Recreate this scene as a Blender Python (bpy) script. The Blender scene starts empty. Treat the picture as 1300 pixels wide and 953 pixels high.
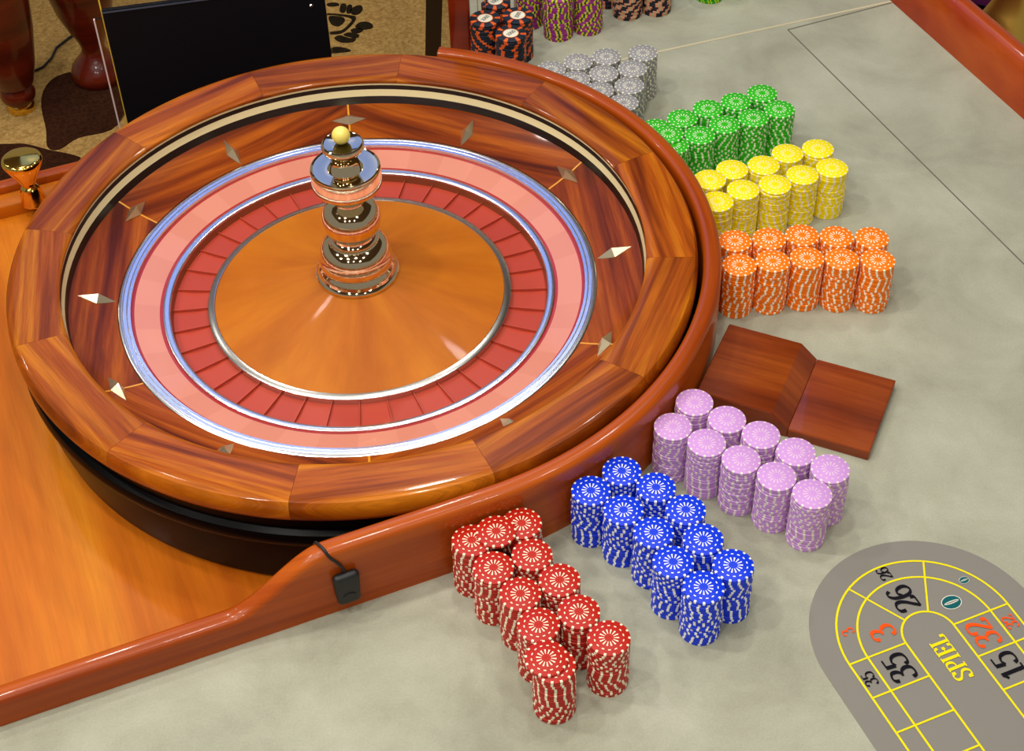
import bpy, bmesh, math, random
from mathutils import Vector, Matrix
from mathutils.geometry import tessellate_polygon

random.seed(7)
PI = math.pi
TABLE_Z = 0.75            # height of the felt above the carpet; everything below is built relative to the felt
scene = bpy.context.scene
COL = scene.collection

# ------------------------------------------------------------------ camera
cam_data = bpy.data.cameras.new('camera')
cam = bpy.data.objects.new('camera', cam_data)
COL.objects.link(cam)
F_PX, PITCH, ROLL, CAM_H = 1997.88, 0.7612, -0.0317, 1.2611
fw = Vector((0, math.cos(PITCH), -math.sin(PITCH)))
rt0 = Vector((1, 0, 0)); up0 = rt0.cross(fw)
rt = rt0 * math.cos(ROLL) + up0 * math.sin(ROLL)
up = -rt0 * math.sin(ROLL) + up0 * math.cos(ROLL)
M = Matrix((rt, up, -fw)).transposed().to_4x4()
M.translation = Vector((0, 0, CAM_H + TABLE_Z))
cam.matrix_world = M
cam_data.sensor_width = 36.0
cam_data.sensor_fit = 'HORIZONTAL'
cam_data.lens = F_PX / 1300 * 36.0
cam_data.shift_x = 0.0
cam_data.shift_y = -45.0 / 1300
cam_data.clip_end = 50
scene.camera = cam

# ------------------------------------------------------------------ world, exposure
world = bpy.data.worlds.new('casino_interior'); scene.world = world
world.use_nodes = True
bg = world.node_tree.nodes['Background']
bg.inputs['Color'].default_value = (1.0, 0.975, 0.93, 1)
bg.inputs['Strength'].default_value = 0.26
scene.view_settings.view_transform = 'Standard'
scene.view_settings.look = 'None'
scene.view_settings.gamma = 1.0
scene.view_settings.use_curve_mapping = False
scene.view_settings.exposure = -0.22
scene.cycles.use_denoising = True
scene.cycles.max_bounces = 8
scene.cycles.caustics_reflective = False
scene.cycles.caustics_refractive = False

CEIL_Z = 2.35
# x, y, watts, disk diameter: the ceiling downlights
DOWNLIGHTS = [(-1.9, 0.4, 15, 0.16), (-1.9, 1.4, 15, 0.16), (-0.9, 0.3, 11, 0.14), (-0.9, 1.2, 13, 0.14), (-1.1, 2.5, 9, 0.14),
              (-0.1, 0.5, 9, 0.14), (0.0, 1.5, 9, 0.14), (0.8, 0.4, 8, 0.14), (0.8, 1.4, 8, 0.14), (0.6, 2.5, 9, 0.14),
              (-1.2, -0.9, 13, 0.14), (-0.3, -0.9, 13, 0.14), (0.7, -0.9, 11, 0.14), (-0.3, 3.3, 10, 0.14), (-2.4, 3.2, 7, 0.14)]

# ------------------------------------------------------------------ helpers
def lin(c):
    return tuple((v / 12.92 if v <= 0.04045 else ((v + 0.055) / 1.055) ** 2.4) for v in (x / 255 for x in c))

def rgba(c): return (*lin(c), 1.0)

class NT:
    """small node-tree writer"""
    def __init__(s, name):
        s.mat = bpy.data.materials.new(name); s.mat.use_nodes = True
        s.t = s.mat.node_tree; s.n = s.t.nodes; s.bsdf = s.n['Principled BSDF']
    def new(s, typ, **kw):
        n = s.n.new(typ)
        for k, v in kw.items(): setattr(n, k, v)
        return n
    def link(s, a, b): s.t.links.new(a, b)
    def inp(s, sock, v):
        if isinstance(v, bpy.types.NodeSocket): s.link(v, sock)
        else: sock.default_value = v
    def math(s, op, a, b=0.0, c=None):
        n = s.new('ShaderNodeMath', operation=op)
        s.inp(n.inputs[0], a); s.inp(n.inputs[1], b)
        if c is not None: s.inp(n.inputs[2], c)
        return n.outputs[0]
    def mix(s, fac, a, b, blend='MIX'):
        n = s.new('ShaderNodeMix', data_type='RGBA', blend_type=blend)
        s.inp(n.inputs['Factor'], fac); s.inp(n.inputs['A'], a); s.inp(n.inputs['B'], b)
        return n.outputs['Result']
    def ramp(s, fac, stops):
        n = s.new('ShaderNodeValToRGB'); e = n.color_ramp.elements
        e[0].position, e[0].color = stops[0][0], stops[0][1]
        e[1].position, e[1].color = stops[-1][0], stops[-1][1]
        for p, c in stops[1:-1]:
            x = e.new(p); x.color = c
        s.inp(n.inputs['Fac'], fac)
        return n.outputs['Color']
    def noise(s, vec, scale=5, detail=4, rough=0.55, dist=0.0):
        n = s.new('ShaderNodeTexNoise')
        s.inp(n.inputs['Vector'], vec); n.inputs['Scale'].default_value = scale; n.inputs['Detail'].default_value = detail
        n.inputs['Roughness'].default_value = rough; n.inputs['Distortion'].default_value = dist
        return n.outputs['Fac']
    def set(s, **kw):
        for k, v in kw.items(): s.inp(s.bsdf.inputs[k.replace('_', ' ')], v)
        return s.mat

def plain(name, c, rough=0.5, metal=0.0, coat=0.0, spec=0.5, **kw):
    t = NT(name)
    t.set(Base_Color=rgba(c), Roughness=rough, Metallic=metal)
    t.bsdf.inputs['Coat Weight'].default_value = coat
    t.bsdf.inputs['Coat Roughness'].default_value = 0.05
    t.bsdf.inputs['Specular IOR Level'].default_value = spec
    return t.mat

def wood(name, dark, mid, light, rough=0.32, coat=0.4, across=26.0, along=1.6, fine=0.5, spread=0.16, spec=0.25, lo=0.30, hi=0.70):
    """lacquered wood: the UV map holds (across, along) in metres"""
    t = NT(name)
    uvn = t.new('ShaderNodeUVMap'); uvn.uv_map = 'grain'
    info = t.new('ShaderNodeObjectInfo')
    off = t.new('ShaderNodeVectorMath', operation='SCALE'); off.inputs[0].default_value = (37.1, 11.7, 0)
    t.link(info.outputs['Random'], off.inputs['Scale'])
    add = t.new('ShaderNodeVectorMath', operation='ADD')
    t.link(uvn.outputs['UV'], add.inputs[0]); t.link(off.outputs['Vector'], add.inputs[1])
    def scaled(a, b):
        m = t.new('ShaderNodeVectorMath', operation='MULTIPLY'); m.inputs[1].default_value = (a, b, 1)
        t.link(add.outputs[0], m.inputs[0]); return m.outputs[0]
    band = t.noise(scaled(across, along), 1.0, 3, 0.6, 0.25)
    col = t.ramp(band, [(lo, rgba(dark)), (0.5, rgba(mid)), (hi, rgba(light))])
    fibre = t.noise(scaled(across * 24, along * 14), 1.0, 4, 0.7)
    fcol = t.ramp(fibre, [(0.25, (0.55, 0.5, 0.45, 1)), (0.6, (1, 1, 1, 1))])
    col = t.mix(fine, col, fcol, 'MULTIPLY')
    curl = t.noise(scaled(across * 5, along * 9), 1.0, 3, 0.6, 0.6)
    col = t.mix(min(1.0, fine * 1.1), col, t.ramp(curl, [(0.3, (0.72, 0.68, 0.62, 1)), (0.65, (1.06, 1.06, 1.06, 1))]), 'MULTIPLY')
    tone = t.math('MULTIPLY_ADD', info.outputs['Random'], 2 * spread, 1 - spread)
    hsv = t.new('ShaderNodeHueSaturation'); t.link(col, hsv.inputs['Color']); t.link(tone, hsv.inputs['Value'])
    t.set(Base_Color=hsv.outputs['Color'], Roughness=rough)
    t.bsdf.inputs['Coat Weight'].default_value = coat
    t.bsdf.inputs['Coat Roughness'].default_value = 0.05
    t.bsdf.inputs['Specular IOR Level'].default_value = spec
    return t.mat

class MB:
    """mesh builder: quads and n-gons with a (across, along) grain map"""
    def __init__(s): s.v = []; s.f = []; s.uv = []; s.m = []
    def face(s, idx, uvs=None, m=0):
        s.f.append(tuple(idx)); s.uv.append(uvs or [(s.v[i][0], s.v[i][1]) for i in idx]); s.m.append(m)
    def lathe(s, prof, a0=0.0, a1=2 * PI, n=64, uv='polar', m=0, cap=False):
        full = abs(a1 - a0 - 2 * PI) < 1e-6
        cols = n if full else n + 1
        base = len(s.v)
        rm = max(p[0] for p in prof)
        for i in range(cols):
            a = a0 + (a1 - a0) * i / n
            for r, z in prof: s.v.append((r * math.cos(a), r * math.sin(a), z))
        d = [0.0]
        for p, q in zip(prof, prof[1:]): d.append(d[-1] + math.hypot(q[0] - p[0], q[1] - p[1]))
        k = len(prof)
        for i in range(n):
            j = (i + 1) % cols
            aa, ab = a0 + (a1 - a0) * i / n, a0 + (a1 - a0) * (i + 1) / n
            for q in range(k - 1):
                idx = (base + i * k + q, base + j * k + q, base + j * k + q + 1, base + i * k + q + 1)
                if uv == 'polar': u = [(d[q], aa * rm), (d[q], ab * rm), (d[q + 1], ab * rm), (d[q + 1], aa * rm)]
                elif uv == 'radial': u = [(aa * .1, d[q]), (ab * .1, d[q]), (ab * .1, d[q + 1]), (aa * .1, d[q + 1])]
                else: u = [(s.v[x][0] + 0.35 * s.v[x][2], s.v[x][1]) for x in idx]
                s.face(idx, u, m)
        if cap and not full:
            for i in (0, cols - 1):
                idx = [base + i * k + q for q in range(k)]
                if i == 0: idx = idx[::-1]
                s.face(idx, None, m)
        return s
    def prism(s, pts, z0, z1, m=0):
        """closed polygon (counter-clockwise xy) extruded between two heights"""
        b = len(s.v); n = len(pts)
        for z in (z0, z1):
            for x, y in pts: s.v.append((x, y, z))
        for i in range(n):
            j = (i + 1) % n
            L = math.hypot(pts[j][0] - pts[i][0], pts[j][1] - pts[i][1])
            s.face((b + i, b + j, b + n + j, b + n + i), [(z0, 0), (z0, L), (z1, L), (z1, 0)], m)
        tri = tessellate_polygon([[Vector((x, y, 0)) for x, y in pts]])
        for t in tri:
            a, c, d = t
            ar = (pts[c][0] - pts[a][0]) * (pts[d][1] - pts[a][1]) - (pts[d][0] - pts[a][0]) * (pts[c][1] - pts[a][1])
            if ar < 0: a, c, d = a, d, c
            s.face((b + n + a, b + n + c, b + n + d), None, m); s.face((b + a, b + d, b + c), None, m)
        return s
    def flat(s, pts, z, m=0):
        b = len(s.v)
        for x, y in pts: s.v.append((x, y, z))
        for t in tessellate_polygon([[Vector((x, y, 0)) for x, y in pts]]):
            a, c, d = t
            ar = (pts[c][0] - pts[a][0]) * (pts[d][1] - pts[a][1]) - (pts[d][0] - pts[a][0]) * (pts[c][1] - pts[a][1])
            if ar < 0: a, c, d = a, d, c
            s.face((b + a, b + c, b + d), None, m)
        return s
    def box(s, c, size, rz=0.0, m=0, bevel=0.0):
        bm = bmesh.new()
        bmesh.ops.create_cube(bm, size=1.0)
        bmesh.ops.scale(bm, vec=size, verts=bm.verts)
        if bevel > 0: bmesh.ops.bevel(bm, geom=list(bm.edges), offset=bevel, segments=3, affect='EDGES', profile=0.5)
        b = len(s.v); R = Matrix.Rotation(rz, 3, 'Z')
        loc = [v.co.copy() for v in bm.verts]
        for co in loc:
            q = R @ co; s.v.append((q.x + c[0], q.y + c[1], q.z + c[2]))
        for f in bm.faces:
            ids = [v.index for v in f.verts]; nn = f.normal
            if abs(nn.z) > 0.6: uvs = [(loc[i].y, loc[i].x) for i in ids]
            elif abs(nn.y) > abs(nn.x): uvs = [(loc[i].z, loc[i].x) for i in ids]
            else: uvs = [(loc[i].z, loc[i].y) for i in ids]
            if size[1] > size[0]: uvs = [(q, p) for p, q in uvs] if abs(nn.z) > 0.6 else uvs
            s.face([b + i for i in ids], uvs, m)
        bm.free(); return s
    def tube(s, pts, r, n=8, m=0):
        pts = [Vector(p) for p in pts]; b = len(s.v)
        for i, p in enumerate(pts):
            d = (pts[min(i + 1, len(pts) - 1)] - pts[max(i - 1, 0)]).normalized()
            e = d.cross(Vector((0, 0, 1)))
            if e.length < 1e-3: e = d.cross(Vector((0, 1, 0)))
            e.normalize(); g = d.cross(e)
            for k in range(n):
                q = p + (e * math.cos(2 * PI * k / n) + g * math.sin(2 * PI * k / n)) * r
                s.v.append(tuple(q))
        for i in range(len(pts) - 1):
            for k in range(n):
                s.face((b + i * n + k, b + i * n + (k + 1) % n, b + (i + 1) * n + (k + 1) % n, b + (i + 1) * n + k), None, m)
        s.face([b + k for k in range(n)][::-1], None, m); s.face([b + (len(pts) - 1) * n + k for k in range(n)], None, m)
        return s
    def mesh(s, name, mats, smooth=35):
        me = bpy.data.meshes.new(name)
        me.from_pydata(s.v, [], s.f)
        uvl = me.uv_layers.new(name='grain')
        flat = [c for u in s.uv for p in u for c in p]
        uvl.data.foreach_set('uv', flat)
        for mt in (mats if isinstance(mats, (list, tuple)) else [mats]): me.materials.append(mt)
        me.polygons.foreach_set('material_index', s.m)
        bm = bmesh.new(); bm.from_mesh(me)
        bmesh.ops.remove_doubles(bm, verts=bm.verts, dist=1e-6)
        bmesh.ops.recalc_face_normals(bm, faces=bm.faces)
        bm.to_mesh(me); bm.free()
        if smooth:
            me.polygons.foreach_set('use_smooth', [True] * len(me.polygons))
            me.set_sharp_from_angle(angle=math.radians(smooth))
        me.update()
        return me
    def build(s, name, mats, parent=None, loc=(0, 0, 0), rz=0.0, smooth=35):
        return put(name, s.mesh(name, mats, smooth), parent, loc, rz)

def put(name, me, parent=None, loc=(0, 0, 0), rz=0.0):
    o = bpy.data.objects.new(name, me); COL.objects.link(o)
    o.location = loc; o.rotation_euler = (0, 0, rz)
    if parent: o.parent = parent
    return o

def empty(name, loc=(0, 0, 0), rz=0.0):
    o = bpy.data.objects.new(name, None); COL.objects.link(o)
    o.empty_display_size = 0.05; o.location = loc; o.rotation_euler = (0, 0, rz)
    return o

def tag(o, label=None, cat=None, group=None, kind=None):
    if label: o['label'] = label
    if cat: o['category'] = cat
    if group: o['group'] = group
    if kind: o['kind'] = kind
    return o

def copy_of(o, parent=None):
    c = o.copy(); COL.objects.link(c)
    if parent: c.parent = parent
    return c

# ------------------------------------------------------------------ materials
M_RIM = wood('rim_mahogany', (112, 44, 3), (166, 79, 9), (208, 122, 22), across=48, along=1.6, spread=0.17, fine=0.75, coat=0.2, spec=0.14, lo=0.34, hi=0.68)
M_APRON = wood('apron_mahogany', (88, 28, 2), (144, 60, 6), (186, 94, 16), across=40, along=2.0, spread=0.1, fine=0.65, coat=0.12, spec=0.14, lo=0.34, hi=0.68)
M_FENCE = wood('fence_cherry', (146, 56, 6), (178, 78, 12), (196, 96, 22), across=30, along=1.2, fine=0.3, spread=0.02, rough=0.28, coat=0.25)
M_TRAY = wood('tray_cherry', (178, 84, 8), (204, 110, 14), (220, 132, 24), across=14, along=0.9, fine=0.3, spread=0.02, rough=0.4, coat=0.12)
M_BLOCK = wood('block_mahogany', (98, 34, 6), (134, 54, 12), (164, 78, 22), across=26, along=1.4, fine=0.55, spread=0.04)
M_RAIL = wood('rail_mahogany', (130, 36, 8), (162, 54, 14), (184, 80, 22), across=9, along=3.0, fine=0.2, spread=0.02)
M_CONE = wood('cone_maple', (174, 88, 4), (194, 106, 8), (208, 124, 18), across=14, along=3.0, fine=0.15, spread=0.0, rough=0.46, coat=0.04)
M_DARKWOOD = wood('red_brown_wood', (60, 14, 6), (96, 26, 10), (120, 38, 14), across=20, along=2, fine=0.4, spread=0.05)
M_POST = wood('post_mahogany', (110, 24, 6), (142, 40, 10), (160, 54, 16), across=20, along=2, fine=0.3, spread=0.02)
M_EBONY = plain('black_lacquer', (5, 5, 6), 0.26, coat=0.0, spec=0.08)
M_BLACK = plain('black_band', (14, 12, 11), 0.3)
M_IVORY = plain('cream_band', (250, 240, 186), 0.35, coat=0.1)
M_INLAY = plain('yellow_inlay', (226, 150, 24), 0.3, coat=0.4)
M_SILVER = plain('polished_steel', (238, 240, 244), 0.24, metal=1.0)
M_CHROME = plain('gold_tinted_chrome', (242, 222, 182), 0.06, metal=1.0)
M_DIAMOND = plain('champagne_metal', (240, 228, 194), 0.34, metal=1.0)
M_BRASS = plain('polished_brass', (244, 200, 92), 0.12, metal=1.0)
M_BALL = plain('ivory_ball', (248, 226, 110), 0.25, coat=0.4)
M_NUM1 = plain('number_ring_rose', (224, 142, 118), 0.3, coat=0.5)
M_NUM2 = plain('number_ring_salmon', (219, 136, 112), 0.3, coat=0.5)
M_REDLINE = plain('number_ring_edge', (176, 38, 30), 0.3, coat=0.5)
M_POCK1 = plain('pocket_red', (186, 64, 40), 0.45)
M_POCK2 = plain('pocket_red_deep', (180, 60, 38), 0.45)
M_FRET = plain('pocket_fret_bronze', (190, 76, 52), 0.4)
M_SENSOR = plain('black_plastic', (22, 22, 23), 0.5)
M_GREY_PRINT = plain('layout_grey_print', (134, 130, 122), 0.95, spec=0.1)
M_YEL_PRINT = plain('layout_yellow_print', (240, 222, 20), 0.9, spec=0.1)
M_BLK_PRINT = plain('layout_black_print', (22, 20, 28), 0.9, spec=0.1)
M_ORG_PRINT = plain('layout_orange_print', (240, 84, 24), 0.9, spec=0.1)
M_TEAL_PRINT = plain('layout_teal_print', (22, 92, 96), 0.9, spec=0.1)
M_WHT_PRINT = plain('layout_white_print', (226, 224, 208), 0.9, spec=0.1)
M_SEAM = plain('felt_seam_dark', (112, 108, 94), 0.95, spec=0.1)  # dark grey of the thin seam lines in the felt
M_SEAML = plain('felt_seam_tape', (196, 186, 156), 0.9, spec=0.1)
M_BOARD = plain('matte_black_board', (9, 9, 15), 0.6, spec=0.2)
M_EDGEY = plain('yellow_sheet_edge', (240, 200, 70), 0.3)
M_EDGEW = plain('white_sheet_edge', (226, 204, 206), 0.3)
M_PURPLE = plain('purple_seat_cloth', (120, 30, 110), 0.8)

def clear_plastic():
    t = NT('clear_acrylic')
    t.set(Base_Color=(0.97, 0.97, 0.95, 1), Roughness=0.03, IOR=1.45)
    t.bsdf.inputs['Transmission Weight'].default_value = 1.0
    return t.mat
M_CLEAR = clear_plastic()

def felt_material():
    t = NT('grey_green_felt')
    tc = t.new('ShaderNodeTexCoord')
    a = t.noise(tc.outputs['Object'], 7, 6, 0.65, 0.3)
    b = t.noise(tc.outputs['Object'], 420, 3, 0.7)
    col = t.ramp(a, [(0.3, rgba((152, 151, 132))), (0.52, rgba((170, 170, 150))), (0.72, rgba((184, 184, 165)))])
    col = t.mix(0.35, col, t.ramp(b, [(0.3, (0.72, 0.72, 0.7, 1)), (0.7, (1.1, 1.1, 1.1, 1))]), 'MULTIPLY')
    bump = t.new('ShaderNodeBump'); bump.inputs['Strength'].default_value = 0.15; bump.inputs['Distance'].default_value = 0.0006
    t.link(b, bump.inputs['Height'])
    t.set(Base_Color=col, Roughness=0.95, Normal=bump.outputs[0])
    t.bsdf.inputs['Specular IOR Level'].default_value = 0.12
    t.bsdf.inputs['Sheen Weight'].default_value = 0.1
    return t.mat
M_FELT = felt_material()

def carpet_material(name, c1, c2):
    t = NT(name)
    tc = t.new('ShaderNodeTexCoord')
    a = t.noise(tc.outputs['Object'], 130, 4, 0.75)
    b = t.noise(tc.outputs['Object'], 6, 3, 0.5)
    col = t.mix(0.4, t.ramp(a, [(0.32, rgba(c1)), (0.68, rgba(c2))]), t.ramp(b, [(0.3, (0.75, 0.75, 0.75, 1)), (0.7, (1, 1, 1, 1))]), 'MULTIPLY')
    t.set(Base_Color=col, Roughness=1.0)
    t.bsdf.inputs['Specular IOR Level'].default_value = 0.05
    return t.mat
M_CARPET = carpet_material('tan_carpet', (152, 112, 58), (212, 174, 106))
M_MOTIF = carpet_material('brown_carpet_motif', (42, 22, 12), (74, 42, 26))
M_MOTIF_DARK = carpet_material('dark_carpet_motif', (26, 20, 14), (52, 42, 28))

CHIP_R, CHIP_H = 0.01975, 0.00335

def chip_nodes(t, R):
    tc = t.new('ShaderNodeTexCoord'); sep = t.new('ShaderNodeSeparateXYZ'); t.link(tc.outputs['Object'], sep.inputs[0])
    x, y = sep.outputs['X'], sep.outputs['Y']
    r = t.math('DIVIDE', t.math('SQRT', t.math('ADD', t.math('MULTIPLY', x, x), t.math('MULTIPLY', y, y))), R)
    ang = t.math('DIVIDE', t.math('ARCTAN2', y, x), 2 * PI)
    return r, ang
def ring(t, r, a, b): return t.math('MULTIPLY', t.math('GREATER_THAN', r, a), t.math('LESS_THAN', r, b))
def spokes(t, ang, n, w, ph=0.0):
    f = t.math('FRACT', t.math('ADD', t.math('MULTIPLY', ang, n), 10.0 + ph))
    return t.math('LESS_THAN', t.math('ABSOLUTE', t.math('SUBTRACT', f, 0.5)), w)

def chip_material(name, body, spot, faint=1.0):
    """wheel-check chip: a printed rosette, a ring of dashes, and moulded edge spots"""
    t = NT(name); r, ang = chip_nodes(t, CHIP_R)
    w = t.math('MULTIPLY_ADD', r, 0.18, 0.11)
    petals = t.math('MULTIPLY', ring(t, r, 0.22, 0.47), spokes(t, ang, 14, w))
    dashes = t.math('MULTIPLY', ring(t, r, 0.655, 0.715), spokes(t, ang, 14, 0.20, 0.5))
    edge = t.math('MULTIPLY', t.math('GREATER_THAN', r, 0.89), spokes(t, ang, 14, 0.14))
    printed = t.math('MULTIPLY', t.math('MAXIMUM', petals, dashes), faint)
    fac = t.math('MAXIMUM', printed, edge)
    col = t.mix(fac, rgba(body), rgba(spot))
    t.set(Base_Color=col, Roughness=0.42)
    t.bsdf.inputs['Specular IOR Level'].default_value = 0.3
    return t.mat

def value_chip_material(name, body, s1, s2, n, R, label=None, lring=None, wide=0.26):
    t = NT(name); r, ang = chip_nodes(t, R)
    side = t.math('GREATER_THAN', r, 0.62 if label else 0.86)
    col = t.mix(t.math('MULTIPLY', side, spokes(t, ang, n, wide)), rgba(body), rgba(s1))
    col = t.mix(t.math('MULTIPLY', side, spokes(t, ang, n, 0.09)), col, rgba(s2))
    if label:
        col = t.mix(t.math('LESS_THAN', r, 0.53), col, rgba(lring))
        col = t.mix(t.math('LESS_THAN', r, 0.47), col, rgba(label))
    t.set(Base_Color=col, Roughness=0.45)
    t.bsdf.inputs['Specular IOR Level'].default_value = 0.3
    return t.mat

CREAM = (244, 236, 206)
CHIP_MATS = {
    'red': chip_material('chip_red', (184, 28, 10), CREAM),
    'blue': chip_material('chip_blue', (0, 54, 222), (246, 246, 236)),
    'lilac': chip_material('chip_lilac', (206, 152, 218), (238, 226, 214), 0.55),
    'orange': chip_material('chip_orange', (255, 126, 0), (255, 246, 220)),
    'yellow': chip_material('chip_yellow', (252, 232, 0), (250, 240, 222), 0.7),
    'green': chip_material('chip_green', (46, 186, 20), (232, 240, 204)),
    'grey': chip_material('chip_grey', (150, 148, 150), (236, 232, 206)),
}

# ------------------------------------------------------------------ table frame
TH = math.radians(21.3)
CU, SU = math.cos(TH), math.sin(TH)
def W(u, v): return (u * CU - v * SU, u * SU + v * CU)
WC = (-0.1786, 1.3977)                    # wheel axis
WU, WV = WC[0] * CU + WC[1] * SU, -WC[0] * SU + WC[1] * CU

# ------------------------------------------------------------------ setting: carpet floor and ceiling
FLOOR = -0.75
floor = tag(MB().box((0.3, 1.6, FLOOR - 0.01), (7.6, 7.6, 0.02)).build('floor', M_CARPET, smooth=0), 'tan carpet with dark brown printed motifs', kind='structure')
motifs = [
    ('carpet_motif', M_MOTIF, [[-1.014, 3.026], [-1.034, 2.976], [-1.028, 2.91], [-1.0, 2.82], [-0.985, 2.758], [-0.958, 2.747], [-0.923, 2.787], [-0.845, 2.832], [-0.84, 3.025], [-0.954, 3.045]]),
    ('carpet_motif', M_MOTIF, [[-1.4, 2.79], [-1.091, 2.773], [-1.039, 2.771], [-0.984, 2.748], [-0.901, 2.707], [-0.967, 2.64], [-1.4, 2.62]]),
]
for pet in [[[-0.417, 3.3], [-0.395, 3.302], [-0.389, 3.289], [-0.413, 3.287]], [[-0.384, 3.295], [-0.371, 3.291], [-0.373, 3.259], [-0.385, 3.263]], [[-0.368, 3.288], [-0.357, 3.287], [-0.359, 3.255], [-0.369, 3.257]], [[-0.361, 3.265], [-0.35, 3.283], [-0.336, 3.286], [-0.331, 3.269], [-0.338, 3.25], [-0.352, 3.246]], [[-0.41, 3.24], [-0.395, 3.243], [-0.375, 3.235], [-0.372, 3.217], [-0.385, 3.198], [-0.403, 3.21]], [[-0.345, 3.194], [-0.334, 3.212], [-0.314, 3.211], [-0.303, 3.194], [-0.311, 3.182], [-0.333, 3.181]], [[-0.355, 3.179], [-0.343, 3.187], [-0.326, 3.18], [-0.332, 3.168], [-0.347, 3.166]], [[-0.371, 3.161], [-0.356, 3.169], [-0.335, 3.159], [-0.338, 3.147], [-0.352, 3.148]], [[-0.391, 3.147], [-0.379, 3.158], [-0.355, 3.145], [-0.341, 3.144], [-0.347, 3.129], [-0.374, 3.129]], [[-0.43, 3.256], [-0.407, 3.255], [-0.356, 3.243], [-0.345, 3.232], [-0.352, 3.205], [-0.373, 3.17], [-0.398, 3.164], [-0.404, 3.174], [-0.377, 3.18], [-0.360, 3.207], [-0.357, 3.230], [-0.395, 3.247], [-0.43, 3.249]],
            [[-0.41, 3.098], [-0.385, 3.11], [-0.36, 3.102], [-0.352, 3.09], [-0.40, 3.085]], [[-0.64, 3.36], [-0.6, 3.372], [-0.58, 3.35], [-0.61, 3.335]]]:
    motifs.append(('carpet_motif', M_MOTIF_DARK, pet))
for k in range(3):
    dx = (1.05, 1.6, -1.9)[k]
    motifs.append(('carpet_motif', M_MOTIF, [[-0.3 + dx, 3.2], [-0.24 + dx, 3.02], [-0.1 + dx, 2.96], [0.06 + dx, 3.05], [0.02 + dx, 3.25], [-0.14 + dx, 3.33]]))
def closed_curve(pts, n=5):
    m = len(pts); out = []
    for i in range(m):
        p0, p1, p2, p3 = (pts[(i + k) % m] for k in (-1, 0, 1, 2))
        for k in range(n):
            t = k / n
            out.append([0.5 * (2 * p1[j] + (-p0[j] + p2[j]) * t + (2 * p0[j] - 5 * p1[j] + 4 * p2[j] - p3[j]) * t * t + (-p0[j] + 3 * p1[j] - 3 * p2[j] + p3[j]) * t ** 3) for j in (0, 1)])
    return out
for nm, mt, pts in motifs:
    ar = sum(a[0] * b[1] - b[0] * a[1] for a, b in zip(pts, pts[1:] + pts[:1]))
    if ar < 0: pts = pts[::-1]
    pts = closed_curve(pts)
    MB().prism([tuple(q) for q in pts], FLOOR, FLOOR + 0.0015).build(nm, mt, floor, smooth=0)
ceiling = tag(MB().box((0.3, 1.6, CEIL_Z + 0.02), (7.6, 7.6, 0.04)).build('ceiling', plain('ceiling_paint', (112, 96, 76), 0.9), smooth=0), 'dark tan ceiling', kind='structure')

# downlights
M_LENS = NT('downlight_lens'); M_LENS.set(Base_Color=(1, 0.9, 0.75, 1)); M_LENS.bsdf.inputs['Emission Color'].default_value = (1, 0.86, 0.68, 1)
M_LENS.bsdf.inputs['Emission Strength'].default_value = 6.0; M_LENS = M_LENS.mat
for i, (lx, ly, watts, dia) in enumerate(DOWNLIGHTS):
    e = tag(empty('ceiling_downlight', (lx, ly, CEIL_Z)), 'round recessed ceiling downlight with brass ring above the roulette table', 'ceiling light', 'ceiling downlights')
    MB().lathe([(dia / 2, -0.004), (dia / 2, -0.012), (dia / 2 + 0.018, -0.008), (dia / 2 + 0.02, 0.0)], n=32).build('trim_ring', M_BRASS, e)
    MB().lathe([(0.0005, -0.004), (dia / 2, -0.004)], n=32).build('lens', M_LENS, e)
    ld = bpy.data.lights.new('downlight', 'AREA'); ld.shape = 'DISK'; ld.size = dia; ld.energy = watts; ld.color = (1.0, 0.965, 0.90)
    lo = bpy.data.objects.new('downlight', ld); COL.objects.link(lo); lo.parent = e; lo.location = (0, 0, -0.02)

# ------------------------------------------------------------------ roulette table
table = tag(empty('roulette_table', (0, 0, FLOOR)), 'grey felt roulette table with cherry wheel tray and curved wooden fence', 'table')
TP = -FLOOR            # children are built relative to the felt, the root stands on the carpet
def tpart(mb, name, mats, smooth=35, parent=None):
    return mb.build(name, mats, parent or table, (0, 0, 0 if parent else TP), 0, smooth)

R_IN, R_OUT = 0.4015, 0.4225
T0 = -PI / 2 + TH                           # the straight front of the fence meets the arc here
T1 = math.radians(77)
def fence_top(th):
    return .0905
stations = []
V_OUT, V_IN = WV - R_OUT, WV - R_IN
us = [-1.0, -0.8, -0.6, -0.4, -0.2, -0.05, 0.05]
us += [0.06 + 0.13 * i / 22 for i in range(23)] + [0.21, 0.25, 0.30]
for u in us:
    k = min(1, max(0, (u - 0.07) / 0.105)); k = k * k * (3 - 2 * k)
    stations.append((W(u, V_OUT), W(u, V_IN), 0.037 + 0.053 * k))
for i in range(73):
    th = T0 + (T1 - T0) * i / 72
    c, s = math.cos(th), math.sin(th)
    stations.append(((WC[0] + R_OUT * c, WC[1] + R_OUT * s), (WC[0] + R_IN * c, WC[1] + R_IN * s), fence_top(th)))
mb = MB(); run = 0.0; prev = None; ring_pts = []
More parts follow.
